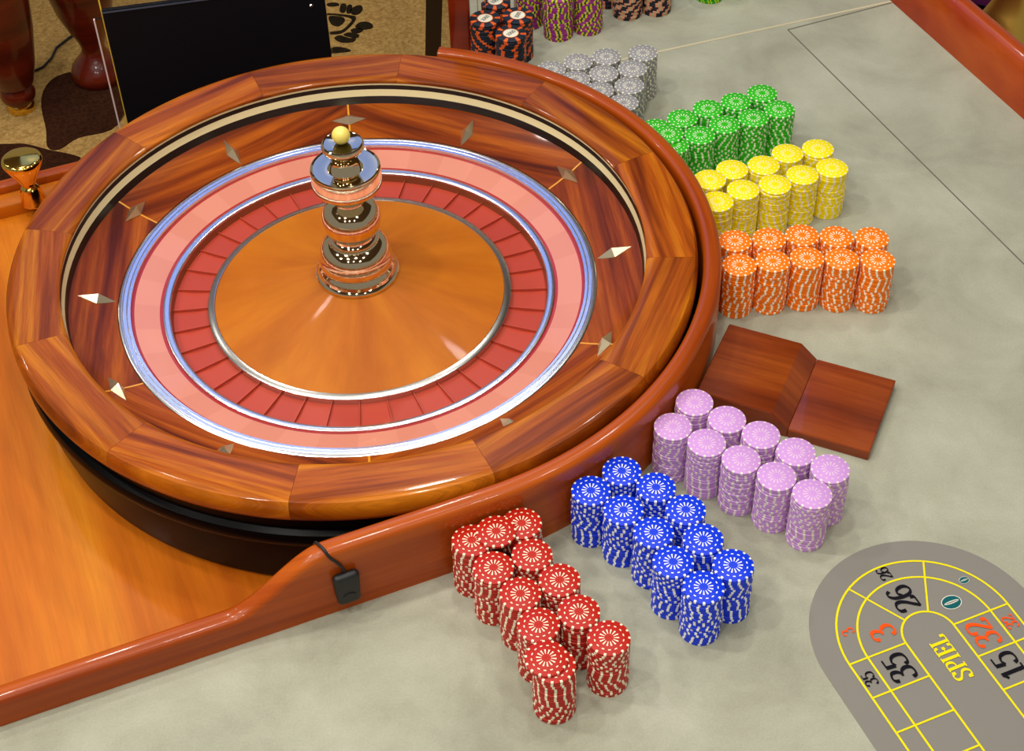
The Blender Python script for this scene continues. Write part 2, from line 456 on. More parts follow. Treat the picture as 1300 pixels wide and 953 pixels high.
for (o, i_, z) in stations:
    dx, dy = i_[0] - o[0], i_[1] - o[1]; L = math.hypot(dx, dy); dx /= L; dy /= L
    prof = [(0, -0.05)] + [(0, z - 0.008), (0.0008, z - 0.0045), (0.0025, z - 0.002), (0.0055, z - 0.0004), (0.009, z), (L - 0.008, z), (L - 0.0045, z - 0.0004), (L - 0.002, z - 0.002), (L - 0.0006, z - 0.0045), (L, z - 0.008), (L, -0.05)]
    if prev: run += math.hypot(o[0] - prev[0], o[1] - prev[1])
    prev = o; b = len(mb.v)
    for d, zz in prof: mb.v.append((o[0] + dx * d, o[1] + dy * d, zz))
    acc = [0.0]
    for p, q in zip(prof, prof[1:]): acc.append(acc[-1] + math.hypot(q[0] - p[0], q[1] - p[1]))
    ring_pts.append((b, run, acc, len(prof)))
for (b0, r0, a0, k), (b1, r1, a1, _) in zip(ring_pts, ring_pts[1:]):
    for q in range(k - 1):
        # the grain runs along the fence; the map is measured down from the crest so that the bands follow it
        mb.face((b0 + q, b1 + q, b1 + q + 1, b0 + q + 1), [(a0[q], r0), (a1[q], r1), (a1[q + 1], r1), (a0[q + 1], r0)])
for b, r_, a_, k in (ring_pts[0], ring_pts[-1]): mb.face([b + q for q in range(k)], [(a_[q], r_) for q in range(k)])
tpart(mb, 'fence', M_FENCE, 40)['label'] = 'curved cherry wood fence around the wheel'

outer_path = [s[0] for s in stations]; inner_path = [s[1] for s in stations]
felt_pts = outer_path + [(-0.078, 1.83), (-0.076, 1.93), (-0.060, 2.45), W(1.275, 2.2), W(1.275, 0.2), W(-1.0, 0.2)]
felt = tpart(MB().prism(felt_pts, -0.03, 0.0), 'felt', M_FELT, 0)
tray_pts = inner_path + [W(0.56, 1.79), W(-1.0, 1.79)]
tray_uv = MB().prism(tray_pts[::-1] if False else tray_pts, -0.075, -0.05)
# prism needs a counter-clockwise outline; grain of the tray runs across the table
tray_uv.uv = [[(q[0] * CU + q[1] * SU, q[1] * CU - q[0] * SU) for q in (tray_uv.v[i] for i in f)] for f in tray_uv.f]
tpart(tray_uv, 'wheel_tray', M_TRAY, 0)['label'] = 'orange cherry wood tray under the wheel'
tpart(MB().box((*W(-0.25, 1.7865), -0.042), (1.5, 0.028, 0.024), TH, bevel=0.004), 'tray_step', M_TRAY)
tpart(MB().box((*W(-0.22, 1.8095), -0.045), (1.56, 0.017, 0.05), TH, bevel=0.004), 'tray_kerb', M_FENCE)
# right-hand rail: a leaning face, a moulded crest and the back
rp = [(0.0, -0.05), (0.0, 0.0), (0.012, 0.052), (0.016, 0.060), (0.020, 0.064), (0.026, 0.066), (0.034, 0.0655), (0.040, 0.062), (0.042, 0.055), (0.042, -0.05)]
mb = MB(); b0 = None
acc = [0.0]
for p, q in zip(rp, rp[1:]): acc.append(acc[-1] + math.hypot(q[0] - p[0], q[1] - p[1]))
for j, v in enumerate([0.3 + 0.1 * k for k in range(20)]):
    b = len(mb.v)
    for d, z in rp: mb.v.append((*W(1.275 + d, v), z))
    if b0 is not None:
        for q in range(len(rp) - 1): mb.face((b0 + q, b + q, b + q + 1, b0 + q + 1), [(acc[q], v - .1), (acc[q], v), (acc[q + 1], v), (acc[q + 1], v - .1)])
    b0 = b
mb.face(range(len(rp))); mb.face(range(b0, b0 + len(rp)))
tpart(mb, 'side_rail', M_RAIL, 40)['label'] = 'red mahogany rail along the table end'
# woven seams of the felt
tpart(MB().prism([(0.10, 1.8705), (0.5793, 2.0235), (0.5780, 2.0275), (0.0990, 1.8745)], 0, 0.0006), 'seam_tape', M_SEAML, 0)
tpart(MB().prism([W(1.0972, 0.95), W(1.0990, 0.95), W(1.0990, 1.6745), W(1.0972, 1.6745)], 0, 0.0004), 'felt_seam', M_SEAM, 0)
tpart(MB().prism([W(1.0990, 1.6728), W(1.274, 1.6728), W(1.274, 1.6748), W(1.0990, 1.6748)], 0, 0.0004), 'felt_seam', M_SEAM, 0)
# carcass under the top
tpart(MB().prism([W(-0.9, 0.35), W(1.2, 0.35), W(1.2, 1.72), W(-0.9, 1.72)], -0.75, -0.076), 'carcass', M_POST, 0)
tpart(MB().prism([(-0.03, 1.88), W(0.75, 1.72), W(1.2, 1.72), W(1.2, 2.1), (-0.02, 2.25)], -0.75, -0.031), 'carcass', M_POST, 0)

# ---- printed racetrack on the felt
LU, LV = 0.6915, 0.6895
def LW(du, dv): return W(LU + du, LV + dv)
END = -0.36
def oval(R, n=40):
    return [LW(R, END)] + [LW(R * math.cos(PI * i / n), R * math.sin(PI * i / n)) for i in range(n + 1)] + [LW(-R, END)]
lay = tpart(MB().flat(oval(0.1155), 0.0005), 'layout_print', M_GREY_PRINT, 0)
lay['label'] = 'dark grey printed racetrack layout'
def band(path, w):
    L, R = [], []
    for i, p in enumerate(path):
        a, b = path[max(i - 1, 0)], path[min(i + 1, len(path) - 1)]
        dx, dy = b[0] - a[0], b[1] - a[1]; d = math.hypot(dx, dy); nx, ny = -dy / d * w / 2, dx / d * w / 2
        L.append((p[0] + nx, p[1] + ny)); R.append((p[0] - nx, p[1] - ny))
    return L, R
def strip(mb, path, w, z):
    L, R = band(path, w); b = len(mb.v)
    for l, r in zip(L, R): mb.v += [(*l, z), (*r, z)]
    for i in range(len(path) - 1): mb.face((b + 2 * i, b + 2 * i + 1, b + 2 * i + 3, b + 2 * i + 2))
for R in (0.0893, 0.0692, 0.0270):
    mb = MB(); strip(mb, oval(R), 0.0021, 0.0009); tpart(mb, 'oval_line', M_YEL_PRINT, 0, lay)
def divider(p, q):
    mb = MB(); strip(mb, [p, q], 0.0019, 0.0010); tpart(mb, 'divider_line', M_YEL_PRINT, 0, lay)
for a in (61, 119): divider(LW(0.0893 * math.cos(math.radians(a)), 0.0893 * math.sin(math.radians(a))), LW(0.027 * math.cos(math.radians(a)), 0.027 * math.sin(math.radians(a))))
for k in range(9):
    for s in (1, -1): divider(LW(s * 0.0893, 0.0008 - 0.0405 * k), LW(s * 0.027, 0.0008 - 0.0405 * k))

def smooth_path(pts, n=7):
    if len(pts) < 3: return pts
    out = []
    P = [pts[0]] + list(pts) + [pts[-1]]
    for i in range(1, len(P) - 2):
        p0, p1, p2, p3 = P[i - 1], P[i], P[i + 1], P[i + 2]
        for k in range(n):
            t = k / n
            out.append(tuple(0.5 * ((2 * p1[j]) + (-p0[j] + p2[j]) * t + (2 * p0[j] - 5 * p1[j] + 4 * p2[j] - p3[j]) * t * t + (-p0[j] + 3 * p1[j] - 3 * p2[j] + p3[j]) * t ** 3) for j in (0, 1)))
    out.append(pts[-1]); return out
def circ(cx, cy, rx, ry, n=10): return [(cx + rx * math.cos(2 * PI * i / n), cy + ry * math.sin(2 * PI * i / n)) for i in range(n + 1)]
GLYPHS = {
    '1': [[(.10, .78), (.30, .93)], [(.30, .97), (.30, .02)], [(.08, .02), (.52, .02)]],
    '2': [[(.07, .70), (.10, .90), (.28, .98), (.47, .90), (.50, .72), (.40, .50), (.22, .27), (.06, .05)], [(.06, .06), (.54, .06)], [(.52, .06), (.56, .24)]],
    '3': [[(.07, .78), (.13, .93), (.28, .98), (.45, .90), (.47, .74), (.38, .59), (.22, .54)], [(.22, .54), (.43, .48), (.52, .30), (.46, .10), (.28, .02), (.10, .07), (.05, .22)]],
    '5': [[(.50, .93), (.16, .93)], [(.15, .95), (.11, .56)], [(.11, .55), (.28, .62), (.47, .53), (.53, .32), (.46, .10), (.28, .02), (.10, .06), (.05, .19)]],
    '6': [[(.50, .84), (.42, .96), (.28, .97), (.13, .80), (.07, .48), (.11, .15), (.29, .02), (.47, .12), (.52, .31), (.45, .51), (.29, .58), (.13, .46)]],
    '0': [circ(.29, .5, .21, .47)],
    'S': [[(.48, .80), (.40, .95), (.24, .97), (.10, .86), (.11, .68), (.28, .54), (.46, .40), (.49, .20), (.36, .04), (.18, .03), (.07, .22)], [(.49, .97), (.48, .76)], [(.06, .03), (.07, .26)]],
    'P': [[(.18, .97), (.18, .02)], [(.04, .02), (.34, .02)], [(.04, .96), (.18, .96)], [(.18, .96), (.40, .95), (.53, .82), (.50, .60), (.36, .50), (.18, .50)]],
    'I': [[(.18, .97), (.18, .02)], [(.04, .02), (.33, .02)], [(.04, .97), (.33, .97)]],
    'E': [[(.18, .97), (.18, .02)], [(.04, .02), (.52, .02)], [(.04, .97), (.51, .97)], [(.18, .51), (.42, .51)], [(.52, .02), (.54, .22)], [(.51, .97), (.52, .79)], [(.42, .60), (.42, .42)]],
    'L': [[(.18, .97), (.18, .02)], [(.04, .02), (.52, .02)], [(.04, .97), (.34, .97)], [(.52, .02), (.54, .26)]],
}
ADV = {'I': .38, '1': .56, 'E': .60, 'L': .58, 'S': .58, 'P': .58}
def write(mb, text, place, size, z, bold=1.0):
    """broad-nib lettering, centred; place(x, y) maps text units in metres onto the surface"""
    tot = sum(ADV.get(c, .6) for c in text); x0 = -tot / 2
    for ch in text:
        for k_st, st in enumerate(GLYPHS[ch]):
            P = smooth_path(st); b = len(mb.v)
            for i, p in enumerate(P):
                a, q = P[max(i - 1, 0)], P[min(i + 1, len(P) - 1)]
                dx, dy = q[0] - a[0], q[1] - a[1]; d = math.hypot(dx, dy) or 1e-6; nx, ny = -dy / d, dx / d
                w = math.hypot(.082 * nx, .034 * ny) * bold
                for sgn in (1, -1):
                    X, Y = place((x0 + p[0] + sgn * nx * w) * size, (p[1] - 0.5 + sgn * ny * w) * size)
                    mb.v.append((X, Y, z + k_st * 4e-5 + i * 1.5e-6))
            for i in range(len(P) - 1): mb.face((b + 2 * i, b + 2 * i + 1, b + 2 * i + 3, b + 2 * i + 2))
        x0 += ADV.get(ch, .6)
def at(du, dv, rot=0.0):
    c, s = math.cos(rot), math.sin(rot)
    def f(x, y):
        x, y = x * c - y * s, x * s + y * c
        return LW(du - y, dv + x)
    return f
def layout_text(text, u, v, size, mat, rot=0.0, name='numeral'):
    mb = MB(); write(mb, text, at(u - LU, v - LV, rot), size, 0.0012)
    tpart(mb, name, mat, 0, lay)
layout_text('26', .6912, .7362, .0252, M_BLK_PRINT)
layout_text('26', .6905, .7697, .0128, M_BLK_PRINT)
layout_text('3', .6508, .7096, .0252, M_ORG_PRINT, .1)
layout_text('3', .6206, .7235, .0125, M_ORG_PRINT, .1)
layout_text('32', .7387, .6706, .0255, M_ORG_PRINT)
layout_text('32', .7700, .6712, .0128, M_ORG_PRINT)
layout_text('35', .6430, .6690, .0255, M_BLK_PRINT)
layout_text('35', .6108, .6690, .0128, M_BLK_PRINT)
layout_text('15', .7385, .6300, .0255, M_BLK_PRINT)
layout_text('SPIEL', .6935, .6590, .0190, M_YEL_PRINT, name='lettering')
def zero(u, v, s):
    def el(mb, rx, ry, z): mb.flat([at(u - LU, v - LV, 0.0)(x, y) for x, y in circ(0, 0, rx, ry, 28)[:-1]], z)
    for nm, rx, ry, z, mt in (('zero_outline', .40, .52, .0011, M_WHT_PRINT), ('zero_disc', .36, .48, .0012, M_TEAL_PRINT), ('zero_slit', .08, .40, .0013, M_WHT_PRINT), ('zero_core', .035, .36, .0014, M_GREY_PRINT)):
        mb = MB(); el(mb, rx * s, ry * s, z); tpart(mb, nm, mt, 0, lay)
zero(.7316, .7134, .0205)
zero(.7584, .7313, .0105)

# ------------------------------------------------------------------ roulette wheel
wheel = tag(empty('casino_roulette', (WC[0], WC[1], -0.05)), 'large mahogany roulette wheel with chrome turret standing in the tray', 'roulette wheel')
WZ = 0.05
def wpart(mb, name, mats, rz=0.0, smooth=35, parent=None):
    return mb.build(name, mats, parent or wheel, (0, 0, 0 if parent else WZ), rz, smooth)
wpart(MB().lathe([(0.05, -0.05), (0.372, -0.05), (0.379, -0.046), (0.384, -0.02), (0.386, 0.018), (0.391, 0.022), (0.3935, 0.028), (0.3935, 0.034), (0.391, 0.039), (0.385, 0.042), (0.384, 0.062), (0.36, 0.064)], n=128), 'bowl', M_EBONY)['label'] = 'glossy black bowl with a moulded band'
# twelve rim segments
rimp = [(0.352, 0.068), (0.384, 0.061), (0.389, 0.062), (0.3935, 0.066), (0.3958, 0.072), (0.3962, 0.080), (0.3950, 0.087), (0.3920, 0.0912), (0.3885, 0.0924), (0.3860, 0.09235), (0.375, 0.0917), (0.352, 0.0901), (0.3440, 0.0895), (0.3420, 0.0892), (0.3395, 0.0883), (0.3368, 0.0864), (0.3362, 0.0845), (0.3370, 0.0825), (0.3386, 0.0815), (0.350, 0.0810)]
seg_me = MB().lathe(rimp, -PI / 12 + .0004, PI / 12 - .0004, 14, 'planar', cap=True).mesh('rim_segment', M_RIM, 35)
for k in range(12): put('rim_segment', seg_me, wheel, (0, 0, WZ), math.radians(8.5 + 30 * k))
wpart(MB().lathe([(0.3387, 0.0815), (0.3382, 0.0787)], n=128), 'cream_band', M_IVORY)
wpart(MB().lathe([(0.3382, 0.0787), (0.3372, 0.0728)], n=128), 'black_band', M_BLACK)
wpart(MB().lathe([(0.3372, 0.0728), (0.3364, 0.0680), (0.3354, 0.0634)], n=128), 'cream_band', M_IVORY)
wpart(MB().lathe([(0.3354, 0.0634), (0.3346, 0.0580), (0.3336, 0.0528)], n=128), 'black_band', M_BLACK)
ap = MB().lathe([(0.3336, 0.0528), (0.322, 0.0476), (0.308, 0.0424), (0.295, 0.0384), (0.2812, 0.0348)], -PI / 6, PI / 6, 24, 'planar')
ap_me = ap.mesh('apron_panel', M_APRON, 35)
for k in range(6): put('apron_panel', ap_me, wheel, (0, 0, WZ), math.radians(65 + 60 * k))
inl = MB()
for i, (r, z) in enumerate([(0.3334, 0.0531), (0.322, 0.0479), (0.308, 0.0427), (0.295, 0.0387), (0.2814, 0.0351)]):
    inl.v += [(r, -0.0012, z), (r, 0.0012, z)]
    if i: inl.face((2 * i - 2, 2 * i - 1, 2 * i + 1, 2 * i))
inl_me = inl.mesh('inlay_strip', M_INLAY, 0)
dm = MB()
dm.v += [(-0.0225, 0, 0), (0, -0.0080, 0), (0.0225, 0, 0), (0, 0.0080, 0), (0, 0, 0.0085), (-0.0225, 0, -0.003), (0, -0.008, -0.003), (0.0225, 0, -0.003), (0, 0.008, -0.003)]
for a, b in ((0, 1), (1, 2), (2, 3), (3, 0)): dm.face((a, b, 4)); dm.face((a + 5, b + 5, b, a))
dm_me = dm.mesh('deflector', M_DIAMOND, 0)
for k in range(12):
    a = math.radians(95 + 30 * k); tang = k % 2 == 0
    if tang: put('inlay_strip', inl_me, wheel, (0, 0, WZ), a)
    r = 0.311 if tang else 0.304
    z = 0.0424 + (r - 0.308) * 0.37
    o = put('deflector', dm_me, wheel, (r * math.cos(a), r * math.sin(a), z + WZ + 0.0012))
    Rz = Matrix.Rotation(a, 4, 'Z') @ Matrix.Rotation(-0.35, 4, 'Y')
    if tang: Rz = Rz @ Matrix.Rotation(PI / 2, 4, 'Z')
    o.rotation_euler = Rz.to_euler()

# rotor
rotor = wpart(MB().lathe([(0.1712, 0.0182), (0.14, 0.0258), (0.10, 0.0357), (0.06, 0.0462), (0.040, 0.0510)], n=96, uv='radial'), 'rotor', M_CONE)
rotor['label'] = 'orange polished cone in the middle of the wheel'
wpart(MB().lathe([(0.2808, 0.030), (0.2806, 0.0345), (0.2795, 0.0352), (0.2765, 0.0351), (0.2760, 0.0346), (0.2755, 0.0346), (0.2750, 0.0349), (0.2715, 0.0346), (0.2710, 0.0341), (0.2705, 0.0341), (0.2700, 0.0344), (0.2668, 0.0340), (0.2662, 0.029)], n=128), 'outer_ring', M_SILVER, parent=rotor)
wpart(MB().lathe([(0.2662, 0.0300), (0.2632, 0.0290)], n=128), 'red_edge_line', M_REDLINE, parent=rotor)
wpart(MB().lathe([(0.2352, 0.0210), (0.2312, 0.0200)], n=128), 'red_edge_line', M_REDLINE, parent=rotor)
wpart(MB().lathe([(0.2312, 0.0190), (0.2312, 0.0218), (0.2300, 0.0224), (0.2245, 0.0218), (0.2232, 0.0208), (0.2228, 0.019)], n=128), 'middle_ring', M_SILVER, parent=rotor)
wpart(MB().lathe([(0.2228, 0.0190), (0.2212, 0.0095)], n=128), 'pocket_wall', plain('pocket_wall_bronze', (150, 92, 60), 0.35, metal=0.5), parent=rotor)
wpart(MB().lathe([(0.1795, 0.0090), (0.1795, 0.0172), (0.1785, 0.0180), (0.1720, 0.0190), (0.1710, 0.0176)], n=128), 'inner_ring', plain('brushed_steel', (206, 204, 198), 0.26, metal=1.0), parent=rotor)
step = 2 * PI / 37
tile_me = [MB().lathe([(0.2632, 0.0290), (0.2352, 0.0210)], 0, step, 4).mesh('number_tile', m) for m in (M_NUM1, M_NUM2)]
pock_me = [MB().lathe([(0.2212, 0.0098), (0.2, 0.0085), (0.1795, 0.0098)], 0, step, 4).mesh('pocket', m) for m in (M_POCK1, M_POCK2)]
fret_me = MB().box((0.2004, 0, 0.0112), (0.0416, 0.0008, 0.0034)).mesh('fret', M_FRET, 0)
for k in range(37):
    put('number_tile', tile_me[k % 2], rotor, (0, 0, 0), k * step)
    put('pocket', pock_me[k % 2], rotor, (0, 0, 0), k * step)
    put('fret', fret_me, rotor, (0, 0, 0), k * step)
# turret
tp = [(0.040, 0.046), (0.0478, 0.0478), (0.0490, 0.0500), (0.0490, 0.0530), (0.0478, 0.0550), (0.0462, 0.0562), (0.0452, 0.0590), (0.0440, 0.0625), (0.0418, 0.0650),
      (0.0412, 0.0670), (0.0424, 0.0695), (0.0430, 0.0725), (0.0428, 0.0750), (0.0420, 0.0775), (0.0412, 0.0790), (0.0408, 0.0830), (0.0392, 0.0885), (0.0362, 0.0935), (0.0318, 0.0972), (0.0290, 0.0985), (0.0282, 0.1000),
      (0.0290, 0.1025), (0.0292, 0.1045), (0.0280, 0.1062), (0.0262, 0.1075), (0.0258, 0.1095), (0.0282, 0.1130), (0.0315, 0.1190), (0.0332, 0.1260), (0.0335, 0.1330), (0.0322, 0.1395), (0.0294, 0.1455), (0.0248, 0.1500),
      (0.0205, 0.1525), (0.0172, 0.1548), (0.0168, 0.1575), (0.0182, 0.1615), (0.0225, 0.1670), (0.0300, 0.1725), (0.0365, 0.1760), (0.0388, 0.1785), (0.0394, 0.1810), (0.0395, 0.1825), (0.0395, 0.1900), (0.0395, 0.1995), (0.0394, 0.2010), (0.0388, 0.2028), (0.0376, 0.2034),
      (0.0360, 0.2022), (0.0240, 0.2010), (0.0200, 0.2014), (0.0186, 0.2040), (0.0164, 0.2085), (0.0150, 0.2125), (0.0146, 0.2155), (0.0156, 0.2185), (0.0168, 0.2195), (0.0176, 0.2215), (0.0190, 0.2245), (0.0208, 0.2262),
      (0.0228, 0.2280), (0.0237, 0.2302), (0.0237, 0.2325), (0.0228, 0.2346), (0.0214, 0.2356), (0.0200, 0.2350), (0.0010, 0.2346)]
turret = wpart(MB().lathe(tp, n=72), 'turret', M_CHROME, smooth=28)
turret['label'] = 'polished gold-tinted turned spindle'
bm = bmesh.new(); bmesh.ops.create_uvsphere(bm, u_segments=32, v_segments=20, radius=0.0103)
me = bpy.data.meshes.new('roulette_ball'); bm.to_mesh(me); bm.free(); me.materials.append(M_BALL)
me.polygons.foreach_set('use_smooth', [True] * len(me.polygons))
tag(put('roulette_ball', me, None, (WC[0] - 0.0005, WC[1], 0.2346 + 0.0103)), 'small yellow ball resting on top of the chrome turret', 'ball')

# ------------------------------------------------------------------ chips
def chip_mesh(name, mat, R, H):
    return MB().lathe([(0.0003, 0), (R - 0.0005, 0), (R, 0.0004), (R, H - 0.0004), (R - 0.0005, H), (0.0003, H)], n=40).mesh(name, mat, 40)
ORD = ['', 'top', 'second', 'third', 'fourth', 'fifth', 'sixth', 'seventh', 'eighth', 'ninth', 'tenth', 'eleventh', 'twelfth', 'thirteenth', 'fourteenth', 'fifteenth', 'sixteenth', 'seventeenth', 'eighteenth', 'nineteenth', 'lowest']
NTH = ['first', 'second', 'third', 'fourth', 'fifth']
def stack(proto, x, y, H, where, desc, group, n=20, z0=0.0, lean=0.0009):
    a = random.uniform(0, 2 * PI); drift = random.choice((0.0, 0.05, -0.06, 0.12))
    top = None
    for i in range(n):
        if random.random() < 0.35: drift = random.choice((0.0, 0.03, -0.04, 0.09, -0.1, 0.22, -0.2))
        if random.random() < 0.5: a += random.uniform(0, 0.45)
        a += drift
        c = proto if proto.get('unused') else proto.copy()
        if proto.get('unused'): del proto['unused']
        else: COL.objects.link(c)
        c.location = (x + random.uniform(-1, 1) * lean * 0.5, y + random.uniform(-1, 1) * lean * 0.5, z0 + i * H)
        c.rotation_euler = (0, 0, a)
        k = n - i
        o = ORD[k] if k < n or n == 1 else 'lowest'
        tag(c, f'{desc}, {o} {"" if o in ("top", "lowest") else "from the top "}in {where}'.replace('  ', ' '), 'chip', group)
        top = c
    return top
def new_chip(mat, R, H, name):
    o = put(name, chip_mesh(name, mat, R, H)); o['unused'] = 1
    return o

STACKS = {
    'red': [[-0.0454, 0.9741], [-0.0249, 0.9395], [-0.0001, 0.9079], [0.0159, 0.871], [0.0288, 0.8264], [0.0038, 0.9929], [0.0132, 0.9538], [0.0377, 0.9219], [0.0542, 0.8852], [0.08, 0.854]],
    'blue': [[0.0741, 1.0326], [0.1043, 1.0061], [0.1319, 0.9768], [0.1477, 0.9398], [0.1727, 0.9084], [0.1067, 1.0575], [0.1394, 1.0341], [0.1656, 1.0036], [0.1791, 0.9657], [0.2041, 0.9335]],
    'lilac': [[0.1643, 1.1156], [0.1965, 1.0916], [0.2287, 1.0674], [0.2611, 1.0437], [0.2926, 1.0187], [0.1897, 1.1496], [0.2207, 1.124], [0.2529, 1.1001], [0.2851, 1.076], [0.3166, 1.051]],
    'orange': [[0.2653, 1.4099], [0.3054, 1.4119], [0.3453, 1.4169], [0.3852, 1.412], [0.4252, 1.4078], [0.2644, 1.3671], [0.3043, 1.3717], [0.3443, 1.3756], [0.3843, 1.3718], [0.4243, 1.3677]],
    'yellow': [[0.2451, 1.5243], [0.2785, 1.5467], [0.3182, 1.5529], [0.3512, 1.5759], [0.3907, 1.5834], [0.2529, 1.4849], [0.2872, 1.5059], [0.3266, 1.5136], [0.3629, 1.531], [0.4012, 1.5431]],
    'green': [[0.1926, 1.6378], [0.2281, 1.6567], [0.2631, 1.6763], [0.3011, 1.6896], [0.3376, 1.7063], [0.211, 1.6002], [0.2464, 1.6192], [0.2807, 1.6401], [0.3188, 1.6528], [0.3551, 1.6701]],
    'grey': [[0.1899, 1.8096], [0.1728, 1.7732], [0.1656, 1.7337], [0.1548, 1.6949], [0.1396, 1.8039], [0.1336, 1.7641], [0.1254, 1.7247], [0.101, 1.7928], [0.0954, 1.7519], [0.064, 1.777]],
}
ROWS = {'red': ('left row', 'right row'), 'blue': ('left row', 'right row'), 'lilac': ('left row', 'right row'),
        'orange': ('back row', 'front row'), 'yellow': ('back row', 'front row'), 'green': ('back row', 'front row')}
GREYW = ['rearmost stack of right column', 'second stack of right column', 'third stack of right column', 'front stack of right column',
         'rear stack of middle column', 'middle stack of middle column', 'front stack of middle column',
         'rear stack of left column', 'front stack of left column', 'leftmost stack']
SPOT = {'red': 'red chip with cream spots', 'blue': 'blue chip with white spots', 'lilac': 'lilac chip with cream spots', 'orange': 'orange chip with white spots',
        'yellow': 'yellow chip with pale spots', 'green': 'green chip with white spots', 'grey': 'grey chip with white spots'}
protos = {}
for colr, pts in STACKS.items():
    p = protos[colr] = new_chip(CHIP_MATS[colr], CHIP_R, CHIP_H, colr + '_chip')
    for i, (x, y) in enumerate(pts):
        where = GREYW[i] if colr == 'grey' else f'{NTH[i % 5]} stack from fence, {ROWS[colr][i // 5]}'
        stack(p, x, y, CHIP_H, where, SPOT[colr], f'{colr} chips stacked on the felt')
def lone(colr, x, y, label, a=0.3):
    c = protos[colr].copy(); COL.objects.link(c)
    c.location = (x, y, 20 * CHIP_H); c.rotation_euler = (0, 0, a); tag(c, label, 'chip', f'{colr} chips stacked on the felt')
lone('red', -0.0213, 0.9815, 'red chip bridging the two rearmost red stacks beside the fence')
lone('red', 0.0219, 0.8320, 'red chip laid off centre on top of the frontmost left red stack', 0.1)
lone('green', 0.2061, 1.6204, 'green chip bridging the two green stacks nearest the fence', 0.2)
lone('yellow', 0.2482, 1.5236, 'yellow chip laid on the rear yellow stack nearest the fence', 0.2)

# value chips at the back of the table
VR, VH = 0.0215, 0.00335
M_THOUSAND = value_chip_material('chip_black_orange', (24, 34, 46), (226, 92, 30), (226, 92, 30), 7, VR, (236, 232, 210), (214, 120, 60), 0.15)
M_VPURPLE = value_chip_material('chip_purple', (150, 44, 132), (212, 196, 20), (26, 70, 66), 8, VR, (236, 226, 214), (190, 90, 170))
M_VBLACK = value_chip_material('chip_black_beige', (30, 30, 42), (222, 140, 112), (176, 172, 130), 7, VR)
M_VGREEN = value_chip_material('chip_green_yellow', (20, 150, 30), (196, 210, 20), (20, 150, 30), 12, VR)
kp = new_chip(M_THOUSAND, VR, VH, 'black_orange_chip')
def print_thousand(c):
    mb = MB(); a = -c.rotation_euler.z + random.uniform(0.5, 1.3)
    ca, sa = math.cos(a), math.sin(a)
    write(mb, '1000', lambda x, y: (x * ca - y * sa, x * sa + y * ca), 0.0066, VH + 0.0002, 0.8)
    mb.build('value_print', M_BLK_PRINT, c, smooth=0)
for (x, y), w in zip([(0.0115, 1.868), (0.022, 1.9135), (-0.0085, 1.953), (-0.0235, 1.9085)], ['front stack', 'right stack', 'rear stack', 'left stack']):
    c = stack(kp, x, y, VH, w + ' by post', 'black chip with orange blocks', 'black and orange thousand chips')
    print_thousand(c)
pp = new_chip(M_VPURPLE, VR, VH, 'purple_chip')
for (x, y), w in zip([(0.0812, 1.9656), (0.1250, 1.9790), (0.040, 2.0)], ['front stack', 'right stack', 'left stack']):
    stack(pp, x, y, VH, w, 'purple chip with yellow spots', 'purple chips at the back')
bp = new_chip(M_VBLACK, VR, VH, 'black_chip')
for (x, y), w in zip([(0.1855, 2.016), (0.2295, 2.0243), (0.1577, 2.0495)], ['front stack', 'right stack', 'left stack']):
    stack(bp, x, y, VH, w, 'black chip with salmon blocks', 'black chips at the back')
gp = new_chip(M_VGREEN, VR, VH, 'green_yellow_chip')
for (x, y), w in zip([(0.3113, 2.0559), (0.3555, 2.064)], ['left stack', 'right stack']):
    stack(gp, x, y, VH, w, 'bright green chip with yellow spots', 'green and yellow chips at the back')

# ------------------------------------------------------------------ stepped mahogany block
A = math.radians(-24.8); ax = (math.cos(A), math.sin(A)); wx = (math.sin(A), -math.cos(A))
block = tag(empty('chip_block', (0.2485, 1.3085, 0)), 'stepped mahogany block with a raised half, lying on felt against fence', 'wooden block')
def bl(a, w, z): return (ax[0] * a + wx[0] * w, ax[1] * a + wx[1] * w, z)
def profile_block(prof, w0, w1, name, e=0.0012):
    mb = MB(); rows = []
    for w, ins in ((w0, e), (w0 + e, 0), (w1 - e, 0), (w1, e)):
        cx = sum(p[0] for p in prof) / len(prof); b = len(mb.v)
        for a, z in prof:
            mb.v.append(bl(a + (ins if a < cx else -ins), w, z - (ins if z > 0.005 else 0)))
        rows.append(b)
    n = len(prof)
    for b0, b1 in zip(rows, rows[1:]):
        for i in range(n):
            j = (i + 1) % n; pa, pb = prof[i], prof[j]; wa, wb = (mb.v[b0][0], 0), 0
            mb.face((b0 + i, b0 + j, b1 + j, b1 + i), [((b0 - rows[0]) * .003, pa[0]), ((b0 - rows[0]) * .003, pb[0]), (0.05 + b1 * .001, pb[0]), (0.05 + b1 * .001, pa[0])])
    for b in (rows[0], rows[-1]): mb.face([b + i for i in range(n)], [(prof[i][1], prof[i][0]) for i in range(n)])
    for f_i, f in enumerate(mb.f):
        if len(f) == 4:
            mb.uv[f_i] = [((mb.v[i][0] * wx[0] + mb.v[i][1] * wx[1]), mb.v[i][0] * ax[0] + mb.v[i][1] * ax[1]) for i in f]
    return mb
profile_block([(0, 0.0), (0, 0.0285), (0.0012, 0.030), (0.0850, 0.030), (0.0862, 0.0292), (0.1048, 0.0125), (0.1048, 0.0)], 0, 0.1178, 'raised_half').build('raised_half', M_BLOCK, block)
profile_block([(0.1052, 0.0), (0.1052, 0.0118), (0.1062, 0.0125), (0.1938, 0.0125), (0.1948, 0.0115), (0.1948, 0.0)], 0, 0.1178, 'low_half').build('low_half', M_BLOCK, block)

